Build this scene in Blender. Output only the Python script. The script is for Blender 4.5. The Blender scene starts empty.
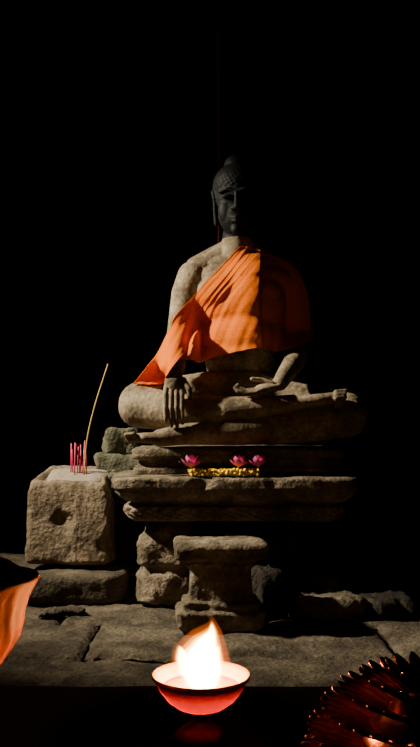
import bpy, bmesh, math, random
import numpy as np
from mathutils import Vector, Matrix, noise
from mathutils.bvhtree import BVHTree
random.seed(4)
H=0.67; F=800.0; CX=210.0; HY=435.0
def m(px,py,d):
    """measured position in the chamber (metres) of a feature standing d metres into the room"""
    return Vector(((px-CX)/F*d, d, H+(HY-py)/F*d))
COL=bpy.context.scene.collection
# ------------------------------------------------------------------ materials
def mat(name):
    mt=bpy.data.materials.new(name); mt.use_nodes=True
    nt=mt.node_tree; b=nt.nodes['Principled BSDF']; return mt,nt,b
def stone(name,c1,c2,c3,scale=7,bump=0.5,rough=0.9):
    mt,nt,b=mat(name); N=nt.nodes; L=nt.links
    tc=N.new('ShaderNodeTexCoord')
    n1=N.new('ShaderNodeTexNoise'); n1.inputs['Scale'].default_value=scale; n1.inputs['Detail'].default_value=9; n1.inputs['Roughness'].default_value=.68
    L.new(tc.outputs['Object'],n1.inputs['Vector'])
    r=N.new('ShaderNodeValToRGB'); e=r.color_ramp.elements
    e[0].position=.35; e[0].color=(*c1,1); e[1].position=.66; e[1].color=(*c3,1)
    x=e.new(.5); x.color=(*c2,1)
    L.new(n1.outputs['Fac'],r.inputs['Fac'])
    n2=N.new('ShaderNodeTexNoise'); n2.inputs['Scale'].default_value=70; n2.inputs['Detail'].default_value=6
    L.new(tc.outputs['Object'],n2.inputs['Vector'])
    mx=N.new('ShaderNodeMix'); mx.data_type='RGBA'; mx.blend_type='MULTIPLY'; mx.inputs['Factor'].default_value=.6
    r2=N.new('ShaderNodeValToRGB'); r2.color_ramp.elements[0].position=.35; r2.color_ramp.elements[0].color=(.35,.35,.35,1); r2.color_ramp.elements[1].position=.6
    L.new(n2.outputs['Fac'],r2.inputs['Fac'])
    L.new(r.outputs['Color'],mx.inputs['A']); L.new(r2.outputs['Color'],mx.inputs['B'])
    L.new(mx.outputs['Result'],b.inputs['Base Color'])
    v=N.new('ShaderNodeTexVoronoi'); v.inputs['Scale'].default_value=28
    L.new(tc.outputs['Object'],v.inputs['Vector'])
    ad=N.new('ShaderNodeMath'); ad.operation='MULTIPLY_ADD'; ad.inputs[1].default_value=.3
    L.new(v.outputs['Distance'],ad.inputs[0]); L.new(n2.outputs['Fac'],ad.inputs[2])
    ad2=N.new('ShaderNodeMath'); ad2.operation='ADD'; L.new(ad.outputs[0],ad2.inputs[0]); L.new(n1.outputs['Fac'],ad2.inputs[1])
    bp=N.new('ShaderNodeBump'); bp.inputs['Strength'].default_value=bump; bp.inputs['Distance'].default_value=.010
    L.new(ad2.outputs[0],bp.inputs['Height']); L.new(bp.outputs['Normal'],b.inputs['Normal'])
    b.inputs['Roughness'].default_value=rough
    b.inputs['Specular IOR Level'].default_value=.25
    return mt
M_stat=stone('sandstone_statue',(.075,.052,.030),(.23,.177,.113),(.40,.32,.215),9,.28,.75)
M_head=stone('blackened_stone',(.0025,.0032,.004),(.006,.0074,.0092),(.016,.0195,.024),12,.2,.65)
M_ped=stone('sandstone_pedestal',(.050,.037,.022),(.15,.117,.076),(.32,.258,.178),8,.8)
M_blk=stone('sandstone_block',(.085,.060,.037),(.18,.135,.088),(.29,.228,.152),6,.8)
M_moss=stone('mossy_stone',(.05,.045,.03),(.11,.11,.07),(.22,.20,.14),10,.8)
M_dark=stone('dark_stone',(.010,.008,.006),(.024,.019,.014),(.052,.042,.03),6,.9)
M_floor=stone('paving_stone',(.034,.026,.017),(.086,.067,.045),(.18,.146,.10),5,.9)
M_wall=stone('temple_wall_stone',(.03,.02,.014),(.055,.038,.026),(.09,.065,.045),3,.8)
def simple(name,c,rough=.5,metal=0,bump=None,**kw):
    mt,nt,b=mat(name)
    N=nt.nodes; L=nt.links
    n=N.new('ShaderNodeTexNoise'); n.inputs['Scale'].default_value=bump[0] if bump else 20; n.inputs['Detail'].default_value=5
    tc=N.new('ShaderNodeTexCoord'); L.new(tc.outputs['Object'],n.inputs['Vector'])
    r=N.new('ShaderNodeValToRGB'); r.color_ramp.elements[0].position=.3; r.color_ramp.elements[1].position=.7
    r.color_ramp.elements[0].color=(c[0]*.7,c[1]*.7,c[2]*.7,1); r.color_ramp.elements[1].color=(*c,1)
    L.new(n.outputs['Fac'],r.inputs['Fac']); L.new(r.outputs['Color'],b.inputs['Base Color'])
    if bump:
        bp=N.new('ShaderNodeBump'); bp.inputs['Strength'].default_value=bump[1]; bp.inputs['Distance'].default_value=.004
        L.new(n.outputs['Fac'],bp.inputs['Height']); L.new(bp.outputs['Normal'],b.inputs['Normal'])
    b.inputs['Roughness'].default_value=rough; b.inputs['Metallic'].default_value=metal
    for k,v in kw.items(): b.inputs[k.replace('_',' ')].default_value=v
    return mt
M_robe=simple('saffron_cloth',(.74,.150,.002),.9,0,(150,.15),Specular_IOR_Level=.05)
M_pink=simple('pink_petal',(.95,.14,.48),.5)
M_yel=simple('marigold_petal',(1.0,.65,.02),.6)
M_red=simple('incense_red',(.7,.05,.16),.6)
M_cyel=simple('incense_yellow',(.62,.45,.08),.6)
M_ash=simple('incense_ash',(.27,.23,.18),.95,0,(60,.8))
M_brass=simple('aged_brass',(.55,.13,.028),.36,1.0,(40,.4))
M_orange=simple('flame_orange_brass',(.85,.12,.0005),.55,.0,(30,1.0),Specular_IOR_Level=.2)  # brass with the flame's orange glow put into its base colour
M_gold=simple('lamp_gold',(1.0,.50,.06),.4,.3)
M_wood=simple('black_lacquer_wood',(.006,.003,.003),.9,0,(12,.4),Specular_IOR_Level=.15)
M_sand=simple('dark_sand',(.02,.014,.01),.95,0,(90,1.0))
M_wick=simple('charred_wick',(.02,.015,.01),.9)
M_cord=simple('red_cord',(.30,.03,.02),.8)
M_foot=simple('reddened_brass',(.12,.02,.015),.6,.3)
def transl(name,bc,tc_,mixf,rough):
    mt,nt,b=mat(name)
    b.inputs['Base Color'].default_value=(*bc,1); b.inputs['Roughness'].default_value=rough
    tr=nt.nodes.new('ShaderNodeBsdfTranslucent'); tr.inputs['Color'].default_value=(*tc_,1)
    ms=nt.nodes.new('ShaderNodeMixShader'); ms.inputs[0].default_value=mixf
    nt.links.new(b.outputs[0],ms.inputs[1]); nt.links.new(tr.outputs[0],ms.inputs[2])
    nt.links.new(ms.outputs[0],nt.nodes['Material Output'].inputs['Surface']); return mt
M_cup=transl('pink_translucent_wax',(.6,.10,.09),(.55,.065,.06),.55,.4)
M_oil=transl('molten_wax',(.95,.38,.10),(1,.35,.15),.6,.12)
def flame_mat(name,col,st):
    mt=bpy.data.materials.new(name); mt.use_nodes=True; nt=mt.node_tree
    nt.nodes.remove(nt.nodes['Principled BSDF'])
    e=nt.nodes.new('ShaderNodeEmission'); e.inputs[0].default_value=(*col,1); e.inputs[1].default_value=st
    nt.links.new(e.outputs[0],nt.nodes['Material Output'].inputs['Volume']); return mt
# ------------------------------------------------------------------ mesh helpers
def mkobj(name,v,f,mt,parent=None,smooth=True):
    me=bpy.data.meshes.new(name); me.from_pydata([tuple(p) for p in v],[],f); me.update()
    if mt: me.materials.append(mt)
    o=bpy.data.objects.new(name,me); COL.objects.link(o)
    if smooth: me.polygons.foreach_set('use_smooth',[True]*len(me.polygons))
    bm=bmesh.new(); bm.from_mesh(me); bmesh.ops.recalc_face_normals(bm,faces=bm.faces); bm.to_mesh(me); bm.free()
    if parent: o.parent=parent
    return o
def empty(name):
    o=bpy.data.objects.new(name,None); COL.objects.link(o); o.empty_display_size=.1; return o
def join_data(parts):
    V=[];Fc=[]
    for v,f in parts:
        k=len(V); V+= [tuple(p) for p in v]; Fc+=[tuple(i+k for i in q) for q in f]
    return V,Fc
def nz(p,amp,fr=6,seed=0):
    q=Vector(p)
    a=noise.noise_vector(q*fr+Vector((seed*3.1,seed*1.7,seed)))
    b2=noise.noise_vector(q*fr*3.7+Vector((seed,9,seed*2)))
    c=noise.noise_vector(q*fr*11+Vector((seed,2,5)))
    return q+a*amp+b2*amp*.5+c*amp*.3
def rrect(hx,hy,p,n):
    t=np.linspace(0,2*np.pi,1601); c=np.cos(t); s=np.sin(t)
    x=hx*np.sign(c)*np.abs(c)**(2/p); y=hy*np.sign(s)*np.abs(s)**(2/p)
    d=np.r_[0,np.cumsum(np.hypot(np.diff(x),np.diff(y)))]
    u=np.linspace(0,d[-1],n,endpoint=False)
    return np.c_[np.interp(u,d,x),np.interp(u,d,y)]
def moulded(cx,cy,w,d,prof,p=9,n=110,amp=.006,fr=6,seed=0,rot=0,tilt=None,step=.014,scal=None,chip=0):
    """stone with a moulded side profile [(z,inset)...] bottom->top; returns verts,faces"""
    pr=[prof[0]]
    for a,b_ in zip(prof,prof[1:]):
        L=math.hypot(a[0]-b_[0],a[1]-b_[1]); k=max(1,int(L/step))
        for i in range(1,k+1): pr.append((a[0]+(b_[0]-a[0])*i/k,a[1]+(b_[1]-a[1])*i/k))
    rings=[]
    def ring(z,ins,s=1):
        r=rrect(max(w/2-ins,.005),max(d/2-ins,.005),p,n)*s
        if scal and s==1 and scal[0]<z<scal[1]:
            t=(z-scal[0])/(scal[1]-scal[0]); per=scal[2]
            out=[]
            L=0;prev=None
            for x,y in r:
                if prev is not None: L+=math.hypot(x-prev[0],y-prev[1])
                prev=(x,y)
                g=abs(math.sin(math.pi*L/per)); k=1-scal[3]*(1-g**.5)*math.sin(math.pi*t)/max(w,d)*2
                out.append((x*k,y*k,z))
            return out
        return [(x,y,z) for x,y in r]
    for s in (.25,.5,.75): rings.append(ring(pr[0][0],pr[0][1],s))
    for z,i in pr: rings.append(ring(z,i))
    ns=10
    for k in range(1,ns): rings.append(ring(pr[-1][0],pr[-1][1],1-k/ns))
    V=[];Fc=[]
    R=Matrix.Rotation(math.radians(rot),3,'Z')
    for r in rings: V+=r
    V.append((0,0,pr[0][0])); V.append((0,0,pr[-1][0]))
    nr=len(rings)
    for a in range(nr-1):
        for j in range(n):
            j2=(j+1)%n; Fc.append((a*n+j,a*n+j2,(a+1)*n+j2,(a+1)*n+j))
    for j in range(n):
        j2=(j+1)%n; Fc.append((nr*n,j2,j)); Fc.append((nr*n+1,(nr-1)*n+j,(nr-1)*n+j2))
    out=[]
    for v in V:
        q=R@Vector(v)
        if tilt: q=Matrix.Rotation(tilt[0],3,'X')@Matrix.Rotation(tilt[1],3,'Y')@q
        if chip:
            g=noise.noise(Vector((q.x*9+seed,q.y*9,q.z*9)))-.25
            if g>0:
                k=1-chip*g/max(w,d); q=Vector((q.x*k,q.y*k,q.z))
        q=q+Vector((cx,cy,0)); out.append(nz(q,amp,fr,seed))
    return out,Fc
def block(cx,cy,z0,z1,w,d,r=.015,**k):
    return moulded(cx,cy,w,d,[(z0,r),(z0+r*.4,r*.3),(z0+r,0),(z1-r,0),(z1-r*.4,r*.3),(z1,r)],**k)
def tube(pts,rad,n=12,caps=True):
    pts=[Vector(p) for p in pts]; V=[];Fc=[]
    if not hasattr(rad,'__len__'): rad=[rad]*len(pts)
    up=Vector((.13,.31,.94))
    for i,p in enumerate(pts):
        t=(pts[min(i+1,len(pts)-1)]-pts[max(i-1,0)]).normalized()
        a=t.cross(up).normalized() if abs(t.dot(up))<.98 else t.cross(Vector((1,0,0))).normalized()
        b_=t.cross(a)
        for j in range(n):
            th=2*math.pi*j/n; V.append(p+(a*math.cos(th)+b_*math.sin(th))*rad[i])
    for i in range(len(pts)-1):
        for j in range(n):
            j2=(j+1)%n; Fc.append((i*n+j,i*n+j2,(i+1)*n+j2,(i+1)*n+j))
    if caps:
        Fc.append(tuple(range(n))); Fc.append(tuple((len(pts)-1)*n+j for j in range(n)))
    return V,Fc
def lathe(cx,cy,prof,n=64,mod=None):
    V=[];Fc=[]
    for i,(r,z) in enumerate(prof):
        for j in range(n):
            th=2*math.pi*j/n; rr=max(r,.0004)
            if mod: rr=mod(rr,th,i)
            V.append((cx+rr*math.cos(th),cy+rr*math.sin(th),z))
    for i in range(len(prof)-1):
        for j in range(n):
            j2=(j+1)%n; Fc.append((i*n+j,i*n+j2,(i+1)*n+j2,(i+1)*n+j))
    return V,Fc
_bm=bmesh.new(); bmesh.ops.create_icosphere(_bm,subdivisions=3,radius=1)
_bm.verts.ensure_lookup_table()
SV=np.array([v.co[:] for v in _bm.verts]); SF=[tuple(v.index for v in f.verts) for f in _bm.faces]; _bm.free()
class Clay:
    def __init__(s): s.v=[];s.f=[];s.k=0
    def ell(s,c,r,rot=None):
        if not hasattr(r,'__len__'): r=(r,r,r)
        p=SV*np.array(r)
        if rot is not None: p=p@np.array(rot).T
        p=p+np.array(c[:]); s.v.append(p); s.f+=[(a+s.k,b_+s.k,c_+s.k) for a,b_,c_ in SF]; s.k+=len(p)
    def chain(s,pts,rad,sq=None):
        """tapered limb through joints; sq=(sx,sy,sz) squash"""
        pts=[Vector(p) for p in pts]
        for (a,b_,ra,rb) in zip(pts,pts[1:],rad,rad[1:]):
            L=(b_-a).length; k=max(2,int(L/(min(ra,rb)*.28)))
            for i in range(k+1):
                t=i/k; r=ra+(rb-ra)*t
                s.ell(a.lerp(b_,t),(r*sq[0],r*sq[1],r*sq[2]) if sq else r)
    def remesh(s,voxel,smooth):
        me=bpy.data.meshes.new('t'); me.from_pydata(np.vstack(s.v).tolist(),[],s.f); o=bpy.data.objects.new('t',me); COL.objects.link(o)
        r=o.modifiers.new('r','REMESH'); r.mode='VOXEL'; r.voxel_size=voxel; r.use_smooth_shade=True
        sm=o.modifiers.new('s','SMOOTH'); sm.iterations=smooth; sm.factor=.5
        dg=bpy.context.evaluated_depsgraph_get(); dg.update()
        e=o.evaluated_get(dg).to_mesh()
        V=[v.co.copy() for v in e.vertices]; Fc=[tuple(p.vertices) for p in e.polygons]
        bpy.data.objects.remove(o); return V,Fc
def catmull(pts,n):
    P=[Vector(p) for p in pts]; P=[P[0]*2-P[1]]+P+[P[-1]*2-P[-2]]; out=[]; S=len(P)-3
    for i in range(n):
        u=i/(n-1)*S; k=min(int(u),S-1); t=u-k
        a,b_,c,d=P[k:k+4]
        out.append(.5*((2*b_)+(c-a)*t+(2*a-5*b_+4*c-d)*t*t+(3*b_-a-3*c+d)*t**3))
    return out
# ------------------------------------------------------------------ room
X0,X1,Y0,Y1,ZC=-3.2,3.2,-1.2,5.6,4.2
def wall(name,a,bq,mt):
    a=Vector(a);bq=Vector(bq); L=(bq-a).length; t=(bq-a).normalized(); nrm=Vector((-t.y,t.x,0))
    dn=Vector((0,0,-.06)); up=Vector((0,0,ZC+.01))
    parts=[([a+dn,bq+dn,bq+up,a+up],[(0,1,2,3)])]; z=-.05; row=0
    while z<ZC:
        h=min(random.uniform(.32,.5),ZC-z); x=-(row%2)*.3
        if ZC-z-h<.1: h=ZC-z
        while x<L:
            w=random.uniform(.6,1.0); x0=max(x,0)+.004; x1=min(x+w,L)-.004
            if x1-x0>.02:
                o2=random.uniform(.02,.05); bb=[]
                for (u,zz,o) in [(x0,z,0),(x1,z,0),(x1,z+h,0),(x0,z+h,0),(x0+.012,z+.014,o2),(x1-.012,z+.014,o2),(x1-.012,z+h-.014,o2),(x0+.012,z+h-.014,o2)]:
                    bb.append(a+t*u+nrm*o+Vector((0,0,zz)))
                parts.append((bb,[(4,5,6,7),(0,1,5,4),(1,2,6,5),(2,3,7,6),(3,0,4,7)]))
            x+=w
        z+=h; row+=1
    V,Fc=join_data(parts); return mkobj(name,V,Fc,mt,smooth=False)
wall('wall_back',(X1,Y1,0),(X0,Y1,0),M_wall)
wall('wall_left',(X0,Y1,0),(X0,Y0,0),M_wall)
wall('wall_right',(X1,Y0,0),(X1,Y1,0),M_wall)
mkobj('ceiling',[(X0,Y0,ZC),(X0,Y1,ZC),(X1,Y1,ZC),(X1,Y0,ZC)],[(0,1,2,3)],M_wall,smooth=False)
# floor paving
parts=[]
parts.append(([(X0,Y0,-.03),(X1,Y0,-.03),(X1,Y1,-.03),(X0,Y1,-.03)],[(0,1,2,3)]))
rows=[Y0,-.5,.2,.8,1.35,1.75,2.12,2.42,2.86,3.35,3.9,4.6,Y1]
for ri,(ya,yb) in enumerate(zip(rows,rows[1:])):
    x=X0
    while x<X1-.05:
        w=random.uniform(.5,1.05); xb=min(x+w,X1)
        if X1-xb<.25: xb=X1
        near=2.0<yb<3.6 and xb>-1.3 and x<1.3
        dz=random.uniform(-.012,.004)
        g=.006
        cell=.016 if near else .12
        nx=int((xb-x)/cell)+2; ny=int((yb-ya)/cell)+2
        V=[];Fc=[]
        for j in range(ny+1):
            for i in range(nx+1):
                u=i/nx; v=j/ny
                px=x+g+(xb-x-2*g)*u; py=ya+g+(yb-ya-2*g)*v
                e=min(u*(xb-x),(1-u)*(xb-x),v*(yb-ya),(1-v)*(yb-ya))
                z=dz-.014*max(0,1-e/.016)**2
                q=Vector((px,py,0))
                z+=noise.noise(q*5)*.012+noise.noise(q*17)*.008+noise.noise(q*45)*.004
                px+=noise.noise(q*4+Vector((3,1,ri)))*.012; py+=noise.noise(q*4+Vector((7,1,ri)))*.014
                V.append((px,py,min(z,.008)))
        for j in range(ny):
            for i in range(nx): a=j*(nx+1)+i; Fc.append((a,a+1,a+nx+2,a+nx+1))
        parts.append((V,Fc)); x=xb
V,Fc=join_data(parts); mkobj('floor',V,Fc,M_floor)

# ------------------------------------------------------------------ pedestal
ped=empty('stone_pedestal')
def add(name,data,mt,parent=ped): return mkobj(name,data[0],data[1],mt,parent)
add('seat_tier',moulded(.115,3.50,.87,.70,[(.500,.035),(.512,.012),(.54,.010),(.545,.026),(.572,.03),(.578,.006),(.584,.0),(.608,.0),(.613,.004),(.622,.02)],p=14,n=170,amp=.006,seed=1,step=.008,chip=.06),M_ped)
add('lotus_slab',moulded(.095,3.46,.96,.92,[(.335,.10),(.34,.075),(.350,.058),(.378,.040),(.394,.045),(.400,.070),(.408,.072),(.414,.050),(.425,.034),(.440,.018),(.452,.010),(.460,.012),(.464,.0),(.500,.0),(.508,.006),(.512,.03)],p=11,n=320,amp=.0055,seed=2,step=.006,scal=(.34,.40,.058,.034),chip=.09),M_ped)
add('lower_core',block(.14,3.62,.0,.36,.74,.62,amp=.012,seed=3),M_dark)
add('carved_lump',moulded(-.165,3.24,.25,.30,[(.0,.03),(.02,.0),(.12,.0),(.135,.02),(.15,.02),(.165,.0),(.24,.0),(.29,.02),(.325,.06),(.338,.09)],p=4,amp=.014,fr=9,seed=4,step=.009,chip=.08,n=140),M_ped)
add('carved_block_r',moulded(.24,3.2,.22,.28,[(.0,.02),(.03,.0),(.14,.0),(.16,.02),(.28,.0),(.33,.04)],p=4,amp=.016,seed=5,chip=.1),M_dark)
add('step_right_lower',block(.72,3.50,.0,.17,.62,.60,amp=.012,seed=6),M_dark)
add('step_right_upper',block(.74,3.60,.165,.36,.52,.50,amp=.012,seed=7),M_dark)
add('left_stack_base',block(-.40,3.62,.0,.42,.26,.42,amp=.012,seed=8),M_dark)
add('left_stack_mid',block(-.41,3.60,.415,.50,.24,.34,amp=.012,seed=9,rot=6,chip=.15),M_moss)
add('left_stack_upper',block(-.385,3.66,.495,.585,.22,.28,amp=.014,seed=10,rot=-8,chip=.15),M_moss)
add('left_stack_top',block(-.41,3.68,.58,.70,.15,.2,amp=.014,seed=11,rot=12,chip=.15),M_moss)
plinth=add('stone_plinth',block(-.74,3.46,.0,.115,.80,.62,r=.02,amp=.012,seed=12),M_floor,None)
blk=empty('incense_holder_stone')
v,f=moulded(-.575,3.46,.355,.345,[(.134,.02),(.146,.0),(.30,.002),(.43,.010),(.462,.018),(.470,.028),(.470,.042),(.460,.050),(.455,.06)],p=14,n=200,amp=.008,seed=13,rot=-5,step=.009,chip=.10)
def slope(p): return Vector((p.x,p.y,p.z+max(0,min(1,(p.z-.3)/.15))*max(-.0,(p.y-3.29))*.20))
mkobj('block',[slope(p) for p in v],f,M_blk,blk)
ash=moulded(-.575,3.46,.27,.26,[(.44,.0),(.462,.01),(.470,.05)],p=5,n=60,amp=.006,seed=3)
mkobj('ash',[slope(p) for p in ash[0]],ash[1],M_ash,blk)
inc=empty('incense_sticks')
parts=[]
for i in range(11):
    b0=m(70+1.7*i,474+random.uniform(-2,2),3.46)+Vector((0,random.uniform(-.03,.03),0)); b0.z=.50
    t0=m(72+1.55*i+random.uniform(-2,2),441+random.uniform(-3,10),3.46)
    parts.append(tube([b0,b0.lerp(t0,.5),t0],.0026,6))
v,f=join_data(parts); mkobj('bundle',v,f,M_red,inc)
s=[m(84,474,3.44),m(87,440,3.44),m(95,405,3.44),m(108,364,3.44)]; s[0].z=.50
v,f=tube(catmull(s,16),.0026,6); mkobj('long_stick',v,f,M_cyel,inc)

v,f=moulded(.035,2.79,.325,.25,[(.0,.035),(.02,.012),(.07,.010),(.078,.03),(.10,.03),(.106,.05),(.13,.055),(.20,.060),(.225,.045),(.232,.05),(.246,.022),(.252,.004),(.29,.0),(.30,.006),(.308,.025)],p=9,n=200,amp=.007,fr=8,seed=21,step=.007,rot=2,chip=.05)
mkobj('carved_stone_stool',v,f,M_ped)
def rubble(cx,cy,z0,z1,w,d,seed,mt=M_ped,rot=0,tilt=None):
    v,f=block(cx,cy,z0,z1,w,d,r=.02,amp=.018,fr=9,seed=seed,rot=rot,tilt=tilt,p=5,n=90,chip=.2)
    return mkobj('rubble_stone',v,f,mt)
rubble(.42,2.97,.0,.075,.29,.18,31,M_floor,rot=5)
rubble(.42,3.12,.06,.155,.16,.13,32,M_dark,rot=-14)
rubble(.66,3.02,.0,.07,.17,.2,33,M_dark,rot=20)
rubble(.20,3.0,.0,.17,.13,.14,34,M_dark,rot=10)
rubble(-.55,2.98,.0,.025,.16,.1,36,M_floor,rot=20)

# ------------------------------------------------------------------ statue
B=Clay()
B.ell(m(240,392,3.43),(.205,.15,.11))
B.ell(m(240,362,3.43),(.150,.095,.12))
B.ell(m(240,335,3.43),(.148,.105,.11))
B.ell(m(240,302,3.43),(.190,.120,.13))
B.ell(m(240,280,3.44),(.220,.110,.080))
B.ell(m(217,292,3.36),(.085,.060,.065)); B.ell(m(262,292,3.38),(.078,.055,.060))
B.ell(m(240,266,3.44),(.185,.085,.055))
B.chain([m(238,270,3.44),m(237,236,3.40)],[.085,.062])
for a_,b_,dd in ((231,198,3.44),(245,284,3.48)):
    B.chain([m(a_,250,3.43),m((a_+b_)/2,259,3.44),m(b_,270,dd)],[.05,.053,.060])
B.chain([m(193,277,3.43),m(186,294,3.43),m(178,335,3.39)],[.068,.063,.048])
B.chain([m(203,300,3.43),m(200,285,3.43)],[.05,.06])
B.chain([m(178,335,3.39),m(176,352,3.25),m(177,366,3.11)],[.048,.046,.034])
B.chain([m(177,366,3.11),m(175,374,3.06)],[.033,.030])
B.ell(m(174.5,384,3.045),(.040,.020,.050))
# viewer-right arm (upper arm drawn back)
B.chain([m(286,277,3.49),m(294,294,3.51),m(304,338,3.49)],[.068,.063,.047])
B.chain([m(304,338,3.49),m(294,362,3.30),m(280,383,3.12)],[.048,.044,.031])
B.ell(m(268,388,3.09),(.052,.038,.018))
# thighs
B.chain([m(222,396,3.42),m(175,402,3.33),m(141,404,3.22)],[.115,.105,.090])
B.chain([m(262,398,3.42),m(308,408,3.34),m(346,414,3.24)],[.115,.10,.088])
# shins
B.chain([m(140,407,3.19),m(175,412,3.125),m(225,412,3.09),m(268,407,3.085),m(292,403,3.10)],[.086,.074,.060,.042,.034])
B.chain([m(346,417,3.20),m(303,424,3.14),m(240,430,3.09),m(185,434,3.07),m(160,438,3.06)],[.084,.074,.060,.042,.034])
B.chain([m(290,403,3.10),m(318,400,3.10),m(340,397,3.12)],[.034,.033,.028],sq=(1,1,.75))
B.chain([m(166,438,3.06),m(145,438,3.05),m(132,438,3.06)],[.034,.030,.024],sq=(1,1,.7))
for i in range(5):
    B.chain([m(336,392+i*3.2,3.08+.010*abs(i-2)),m(346-i*1.2,391+i*3.3,3.09+.01*abs(i-2))],[.010,.009])
    B.chain([m(134,434+i*2,3.03+.014*i),m(126+i*.8,435+i*1.6,3.03+.014*i)],[.010,.009])
B.ell(m(240,425,3.30),(.36,.20,.078))
# head
HC=m(235.5,202,3.36); RT=Matrix.Rotation(math.radians(7),3,'X')
def h(x,y,z): return HC+RT@Vector((x,y,z))
B.ell(h(0,.01,.03),(.088,.10,.105))
B.ell(h(0,-.010,-.055),(.071,.078,.088))
B.ell(h(0,-.066,-.120),.022)
B.chain([h(0,-.096,.025),h(0,-.110,-.02),h(0,-.116,-.036)],[.008,.010,.013])
for s_ in (-1,1):
    B.ell(h(s_*.014,-.100,-.040),.010)
    B.chain([h(s_*.010,-.094,.028),h(s_*.038,-.091,.040),h(s_*.07,-.066,.028)],[.007,.007,.006])
    B.ell(h(s_*.037,-.080,.010),(.023,.013,.010))
    B.ell(h(s_*.036,-.040,-.040),(.038,.036,.055))
    B.chain([h(s_*.018,-.086,-.074),h(0,-.094,-.074)],[.006,.008])
    B.chain([h(s_*.013,-.086,-.087),h(0,-.091,-.089)],[.007,.009])
    for k in range(9):
        a=math.pi*(.0+k/8*1.0)
        B.ell(h(s_*(.090+.005*math.sin(a)),.008+.024*math.cos(a)*1.0,.012+.03*math.sin(a)),.009)
    B.chain([h(s_*.087,-.014,.012),h(s_*.086,-.008,-.04),h(s_*.080,-.004,-.092)],[.009,.009,.011])
    B.chain([h(s_*.087,.030,.012),h(s_*.085,.018,-.04),h(s_*.080,.004,-.07)],[.009,.009,.009])
hc=(0,.018,.066); hr=(.095,.106,.092)
B.ell(h(*hc),hr); B.ell(h(0,.022,.150),(.050,.052,.046))
g=(1+5**.5)/2
for i in range(520):
    zz=1-2*(i+.5)/520; th=2*math.pi*i/g; rr=math.sqrt(1-zz*zz)
    p=Vector((hr[0]*rr*math.cos(th),hr[1]*rr*math.sin(th),hr[2]*zz))*.985
    if zz>-.15: B.ell(h(hc[0]+p.x,hc[1]+p.y,hc[2]+p.z),.0042)
bodyV,bodyF=B.remesh(.0036,3)
bvh=BVHTree.FromPolygons(bodyV,bodyF)
Fg=Clay()
for i in range(4):
    x=165.5+5.5*i; L=[424,429,430,426][i]
    Fg.chain([m(x*.75+174.5*.25,382,3.05),m(x,394,3.032),m(x-.2,408,3.020),m(x+.3,418,3.022),m(x+.6,L-3,3.032)],[.012,.011,.0098,.009,.0075])
Fg.chain([m(183,380,3.05),m(189,389,3.03),m(190,400,3.035)],[.013,.0105,.0085])
for i in range(4):
    z=392-i*1.0; y=3.02+.021*i
    Fg.chain([m(268,389,3.09),m(256,z+1,y+.01),m(246,z+2,y),m(238,z-1,y),m(235+i,z-4,y+.004)],[.014,.0105,.0095,.009,.0075])
Fg.chain([m(272,384,3.10),m(262,380,3.10),m(252,379,3.09)],[.013,.010,.008])
fv,ff=Fg.remesh(.0022,2)
V,Fc=join_data([(bodyV,bodyF),(fv,ff)])
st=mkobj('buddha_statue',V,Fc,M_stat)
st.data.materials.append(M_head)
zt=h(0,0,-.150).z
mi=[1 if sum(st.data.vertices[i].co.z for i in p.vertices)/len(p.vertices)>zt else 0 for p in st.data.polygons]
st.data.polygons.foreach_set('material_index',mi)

# ------------------------------------------------------------------ robe
def coons(top,bot,left,right,nu,nv):
    T=catmull(top,nu);Bo=catmull(bot,nu);Lf=catmull(left,nv);R=catmull(right,nv)
    G=np.zeros((nv,nu,3))
    for j in range(nv):
        v=j/(nv-1)
        for i in range(nu):
            u=i/(nu-1)
            p=T[i]*(1-v)+Bo[i]*v+Lf[j]*(1-u)+R[j]*u-(T[0]*(1-u)*(1-v)+T[-1]*u*(1-v)+Bo[0]*(1-u)*v+Bo[-1]*u*v)
            G[j,i]=p[:]
    return G
def drape(G,front,its,fold,off=.009):
    nv,nu,_=G.shape; sg=1 if front else -1
    Yb=np.full((nv,nu),np.nan)
    for j in range(nv):
        for i in range(nu):
            x,_,z=G[j,i]
            hit=bvh.ray_cast(Vector((x,2.0 if front else 4.6,z)),Vector((0,sg,0)))
            if hit[0] is not None: Yb[j,i]=sg*hit[0].y-off
    Y=Yb.copy()
    def nb(A): 
        P=np.pad(A,1,mode='edge'); return np.stack([P[:-2,1:-1],P[2:,1:-1],P[1:-1,:-2],P[1:-1,2:]])
    for _ in range(300):
        if not np.isnan(Y).any(): break
        a=nb(Y); c=(~np.isnan(a)).sum(0); s_=np.nansum(a,0)
        w=np.isnan(Y)&(c>0); Y[w]=s_[w]/c[w]
    for _ in range(its):
        Y=nb(Y).mean(0); w=~np.isnan(Yb); Y[w]=np.minimum(Y[w],Yb[w])
    Fo=np.array([[fold(i/(nu-1),j/(nv-1),G[j,i,0],G[j,i,2]) for i in range(nu)] for j in range(nv)])
    Y=Y-Fo
    G2=G.copy(); G2[:,:,1]=sg*Y
    V=[tuple(G2[j,i]) for j in range(nv) for i in range(nu)]
    Fc=[(j*nu+i,j*nu+i+1,(j+1)*nu+i+1,(j+1)*nu+i) for j in range(nv-1) for i in range(nu-1)]
    return V,Fc
top=[m(240,249,3.37),m(252,250,3.37),m(268,254,3.38),m(286,262,3.42),m(299,271,3.42)]
left=[m(240,249,3.37),m(225,263,3.34),m(203,286,3.32),m(176,314,3.32),m(167,332,3.28),m(152,358,3.18),m(132,383,3.12)]
bot=[m(132,383,3.12),m(150,384,3.12),m(165,380,3.10),m(178,363,3.12),m(195,359,3.2),m(215,356,3.3),m(240,352,3.32),m(262,349,3.32),m(290,348,3.32),m(312,340,3.36)]
right=[m(299,271,3.42),m(308,288,3.40),m(312,312,3.38),m(312,340,3.36)]
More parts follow.
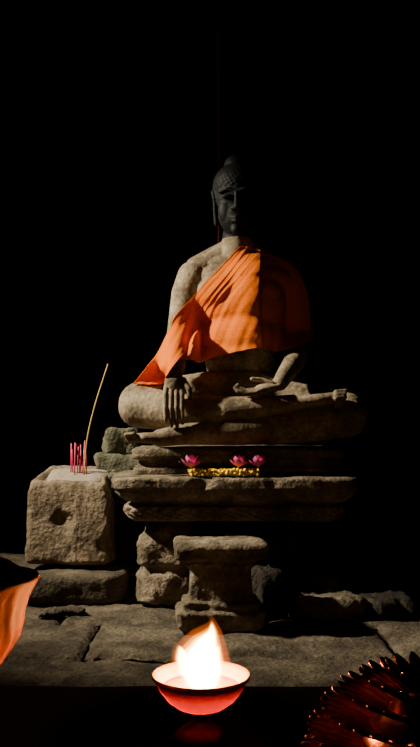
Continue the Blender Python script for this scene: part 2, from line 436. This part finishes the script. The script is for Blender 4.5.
def fold(u,v,x,z):
    w=noise.noise(Vector((u*4,v*2.2,1)))
    a=math.sin(u*52+w*3.0+v*1.0)
    b2=math.sin(u*118+w*4+v*2)
    # gathered shawl edge hanging straight down from the shoulder: a broad crisp-edged swell, heightened to throw the robe's right half into shade
    d=x-(.203+.006*math.sin(z*14))
    ridge=(math.exp(-(d/.12)**2) if d<0 else math.exp(-(d/.010)**2))*.080*min(1,.35+2.2*v)
    q=min(1,max(.45,abs(d)/.07)) if d<0 else .5
    hem=.005*math.exp(-(u/.012)**2)
    return (.0026+.0034*v)*q*(.5+.5*a)**1.6+.0010*b2*(.3+v)*q+ridge+hem+.002*w
f1=drape(coons(top,bot,left,right,300,170),True,35,fold)
topb=[m(240,249,3.5),m(256,251,3.5),m(280,259,3.5),m(299,271,3.5)]
leftb=[m(240,249,3.5),m(222,280,3.5),m(200,320,3.5),m(190,352,3.5)]
botb=[m(190,352,3.5),m(230,356,3.5),m(270,354,3.5),m(312,340,3.5)]
rightb=[m(299,271,3.5),m(308,288,3.5),m(312,312,3.5),m(312,340,3.5)]
def foldb(u,v,x,z): return .004+.004*v*math.sin(u*34+v*2)
f2=drape(coons(topb,botb,leftb,rightb,80,90),False,90,foldb)
V,Fc=join_data([f1,f2])
robe=mkobj('orange_robe',V,Fc,M_robe,st)
sd=robe.modifiers.new('thick','SOLIDIFY'); sd.thickness=.003; sd.offset=0

# ------------------------------------------------------------------ offerings on slab
def petal(c,ang,L,W,lift,curl,n=6):
    V=[];Fc=[]; d=Vector((math.cos(ang),math.sin(ang),0)); s_=Vector((-d.y,d.x,0))
    for j in range(n+1):
        t=j/n; w=W*math.sin(math.pi*min(1,(t*.85+.12)))**.8*(1-t**5)
        a=lift+curl*t
        r=L*t*math.cos(a); z=L*t*math.sin(a)
        for i in range(5):
            u=i/2-1; V.append(Vector(c)+d*r+s_*(u*w)+Vector((0,0,z+abs(u)**2*w*.5)))
    for j in range(n):
        for i in range(4): a=j*5+i; Fc.append((a,a+1,a+6,a+5))
    return V,Fc
def flower(px,zc,sc):
    e=empty('lotus_flower'); c=m(px,467,3.045); c.z=zc
    ps=[]
    for k,(nn,lf,L) in enumerate([(7,.1,.046),(7,.55,.046),(6,.95,.042)]):
        for i in range(nn): ps.append(petal(c,2*math.pi*(i+.5*k)/nn+random.uniform(-.2,.2),L*sc,.0135*sc,lf+random.uniform(-.08,.15),.5))
    v,f=join_data(ps); mkobj('petals',v,f,M_pink,e)
    cl=Clay(); cl.ell(c+Vector((0,0,.008)),(.009,.009,.010)); mkobj('heart',np.vstack(cl.v).tolist(),cl.f,M_yel,e)
flower(191,.548,1.15); flower(239,.549,1.1); flower(258,.550,1.05)
cl=Clay()
a=m(189,474,3.045); b_=m(259,474,3.045)
for i in range(360):
    t=i/360; p=a.lerp(b_,t); p.z=.518+random.uniform(0,.021); p.y+=random.uniform(-.026,.024)
    cl.ell(p,random.uniform(.005,.008))
mkobj('marigold_garland',np.vstack(cl.v).tolist(),cl.f,M_yel)

# ------------------------------------------------------------------ foreground table
TZ=.215
tb=empty('offering_table')
v,f=block(0,.99,TZ-.035,TZ,1.9,.93,r=.006,amp=.0015,seed=2,p=40,n=200); mkobj('top',v,f,M_wood,tb)
for i,(x,y) in enumerate([(-.85,.6),(.85,.6),(-.85,1.38),(.85,1.38)]):
    v,f=block(x,y,-.005,TZ-.03,.07,.07,r=.004,amp=.001,p=12,n=40); mkobj('leg_%d'%(i+1),v,f,M_wood,tb)
lamp=empty('oil_lamp')
lx,ly=-.0135,1.2; rz=.31
v,f=lathe(lx,ly,[(.0,rz-.052),(.018,rz-.052),(.036,rz-.047),(.052,rz-.035),(.063,rz-.020),(.069,rz-.006),(.066,rz-.006),(.060,rz-.020),(.050,rz-.033),(.034,rz-.043),(.0,rz-.047)],72)
mkobj('dish',v,f,M_cup,lamp)
v,f=lathe(lx,ly,[(.0,TZ+.001),(.038,TZ+.001),(.040,TZ+.006),(.030,TZ+.014),(.014,TZ+.024),(.013,TZ+.032),(.018,TZ+.038),(.026,rz-.051),(.0,rz-.052)],60)
mkobj('foot',v,f,M_foot,lamp)
v,f=lathe(lx,ly,[(.058,rz-.016),(.067,rz-.010),(.0735,rz-.003),(.0742,rz+.001),(.0725,rz+.0025),(.066,rz-.003),(.060,rz-.009),(.056,rz-.014),(.058,rz-.016)],96)
mkobj('rim',v,f,M_gold,lamp)
v,f=lathe(lx,ly,[(.060,rz-.018),(.04,rz-.0175),(.0,rz-.0175)],64); mkobj('molten_wax',v,f,M_oil,lamp)
v,f=tube([(lx,ly,rz-.02),(lx+.002,ly,rz-.008),(lx+.004,ly,rz+.004)],.003,8); mkobj('wick',v,f,M_wick,lamp)
# flame : nested emissive gas shells, hotter towards the core
def fl_shell(name,g,st,col,shrink):
    C=Clay()
    def q(x,z,y=0): return Vector((lx+x*shrink+.000,ly+y,rz-.014+z*(.35+.65*shrink)*.97))
    rs=[.026,.035,.034,.026,.017,.009,.003]
    C.chain([q(.002,.006),q(.002,.020),q(.002,.036),q(.007,.054),q(.011,.070),q(.014,.084),q(.0145,.098)],[max(.0012,r*g) for r in rs])
    C.chain([q(-.012,.008,.004),q(-.022,.024,.004),q(-.029,.040,.004),q(-.033,.056,.004)],[max(.001,r*g) for r in (.016,.015,.010,.003)])
    C.chain([q(.014,.008,-.004),q(.022,.022,-.004),q(.026,.040,-.003),q(.031,.060,-.003)],[max(.001,r*g) for r in (.016,.015,.010,.003)])
    v,f=C.remesh(.0016,3)
    v=[p+Vector(noise.noise_vector(Vector((p.x*35,p.y*35,p.z*22))))*.006 for p in v]
    mkobj(name,v,f,flame_mat(name,col,st),lamp)
fl_shell('flame_halo',1.24,14,(1,.15,.005),1.10)
fl_shell('flame_outer',1.03,80,(1,.30,.015),1.0)
fl_shell('flame_mid',.88,380,(1,.48,.05),.96)
fl_shell('flame_core',.76,1800,(1,.70,.20),.92)
# footed bowl (left)
fb=empty('footed_offering_bowl')
bx,by,bz=-.3065,1.0,.491
pro=[(.0,TZ+.001),(.062,TZ+.001),(.066,TZ+.010),(.05,TZ+.022),(.028,TZ+.04),(.022,TZ+.075),(.026,TZ+.10),(.018,TZ+.125),(.03,TZ+.150),(.044,bz-.108),(.055,bz-.092),(.066,bz-.074),(.071,bz-.055),(.072,bz-.042),(.078,bz-.022),(.0885,bz-.006),(.0915,bz),(.090,bz+.003),(.084,bz-.002),(.078,bz-.012)]
v,f=lathe(bx+.0,by,pro,180,mod=lambda r,th,i:r*(1+(.03*abs(math.cos(11*th+.4*i)) if 9<=i<=14 else 0))); mkobj('bowl',v,f,M_orange,fb)
v,f=lathe(bx,by,[(.084,bz-.006),(.075,bz+.006),(.055,bz+.019),(.03,bz+.028),(.0,bz+.030)],70); mkobj('sand',[nz(p,.005,30) for p in v],f,M_sand,fb)
# brass lotus ornament (right): tiers of narrow petals on a low foot
tr_=empty('brass_lotus_tray'); tc=Vector((.272,1.0,TZ))
v,f=lathe(tc.x,tc.y,[(.0,TZ+.001),(.085,TZ+.001),(.088,TZ+.010),(.06,TZ+.02),(.075,TZ+.035),(.085,TZ+.055),(.07,TZ+.09),(.045,TZ+.115),(.02,TZ+.13),(.0,TZ+.135)],80); mkobj('dish',v,f,M_brass,tr_)
def rib(ang,p0,p1,p2,w):
    V=[];Fc=[];n=22;kk=9; twist=.10
    for j in range(n+1):
        t=j/n
        r=p0[0]*(1-t)**2+2*p1[0]*t*(1-t)+p2[0]*t*t; z=p0[1]*(1-t)**2+2*p1[1]*t*(1-t)+p2[1]*t*t
        an=ang+twist*t; d=Vector((math.cos(an),math.sin(an),0)); s_=Vector((-d.y,d.x,0))
        ww=w*(.45+.55*math.sin(math.pi*min(1,t*1.05+.05)*.8))*(max(0,1-max(0,(t-.7)/.3)**2))**.5+.0005
        for i in range(kk):
            u=i/(kk-1)*2-1
            nrm=(d*.5+Vector((0,0,.85)))
            V.append(tc+d*r+s_*u*ww+Vector((0,0,z))+nrm*(ww*.9*(1-u*u)))
    for j in range(n):
        for i in range(kk-1): a=j*kk+i; Fc.append((a,a+1,a+kk+1,a+kk))
    return V,Fc
ps=[]
for (N1,p0,p1,p2,w,o_) in [(40,(.07,.035),(.12,.045),(.158,.056),.0105,0),(38,(.07,.06),(.12,.072),(.150,.086),.0100,.5),(34,(.06,.085),(.105,.100),(.134,.114),.0100,0),(28,(.04,.105),(.085,.122),(.112,.138),.0100,.5),(22,(.025,.122),(.06,.140),(.085,.156),.0100,0),(14,(.01,.13),(.035,.150),(.055,.168),.0100,.5)]:
    for k in range(N1): ps.append(rib(2*math.pi*(k+o_)/N1,p0,p1,p2,w))
v,f=join_data(ps); o=mkobj('petals',v,f,M_brass,tr_); sd=o.modifiers.new('t','SOLIDIFY'); sd.thickness=.0015

v,f=tube([Vector((m(216,0,3.9).x,3.9,ZC)),Vector((m(219,160,3.9).x,3.9,1.55))],.006,8); mkobj('hanging_cord',v,f,M_cord)

# ------------------------------------------------------------------ lights
def spot(name,loc,tgt,e,col,ang,blend,size):
    l=bpy.data.lights.new(name,'SPOT'); l.energy=e; l.color=col; l.spot_size=math.radians(ang); l.spot_blend=blend; l.shadow_soft_size=size
    o=bpy.data.objects.new(name,l); COL.objects.link(o); o.location=loc
    o.rotation_euler=(Vector(tgt)-Vector(loc)).to_track_quat('-Z','Y').to_euler(); return o
spot('doorway_light',(-2.6,2.80,2.55),(-.20,3.22,.76),1350,(1,.88,.66),49,.9,.07)
l=bpy.data.lights.new('flame_light','POINT'); l.energy=3.4; l.color=(1,.42,.10); l.shadow_soft_size=.02
o=bpy.data.objects.new('flame_light',l); COL.objects.link(o); o.location=(lx,ly,rz+.03); o.parent=lamp
w=bpy.data.worlds.new('dark'); bpy.context.scene.world=w; w.use_nodes=True
w.node_tree.nodes['Background'].inputs[0].default_value=(.05,.036,.026,1); w.node_tree.nodes['Background'].inputs[1].default_value=.22
# ------------------------------------------------------------------ camera
c=bpy.data.cameras.new('camera'); co=bpy.data.objects.new('camera',c); COL.objects.link(co)
co.location=(0,0,H); co.rotation_euler=(math.pi/2,0,0)
c.sensor_fit='VERTICAL'; c.sensor_height=24; c.lens=24*F/747; c.shift_y=(HY-373.5)/747
c.clip_start=.05
bpy.context.scene.camera=co
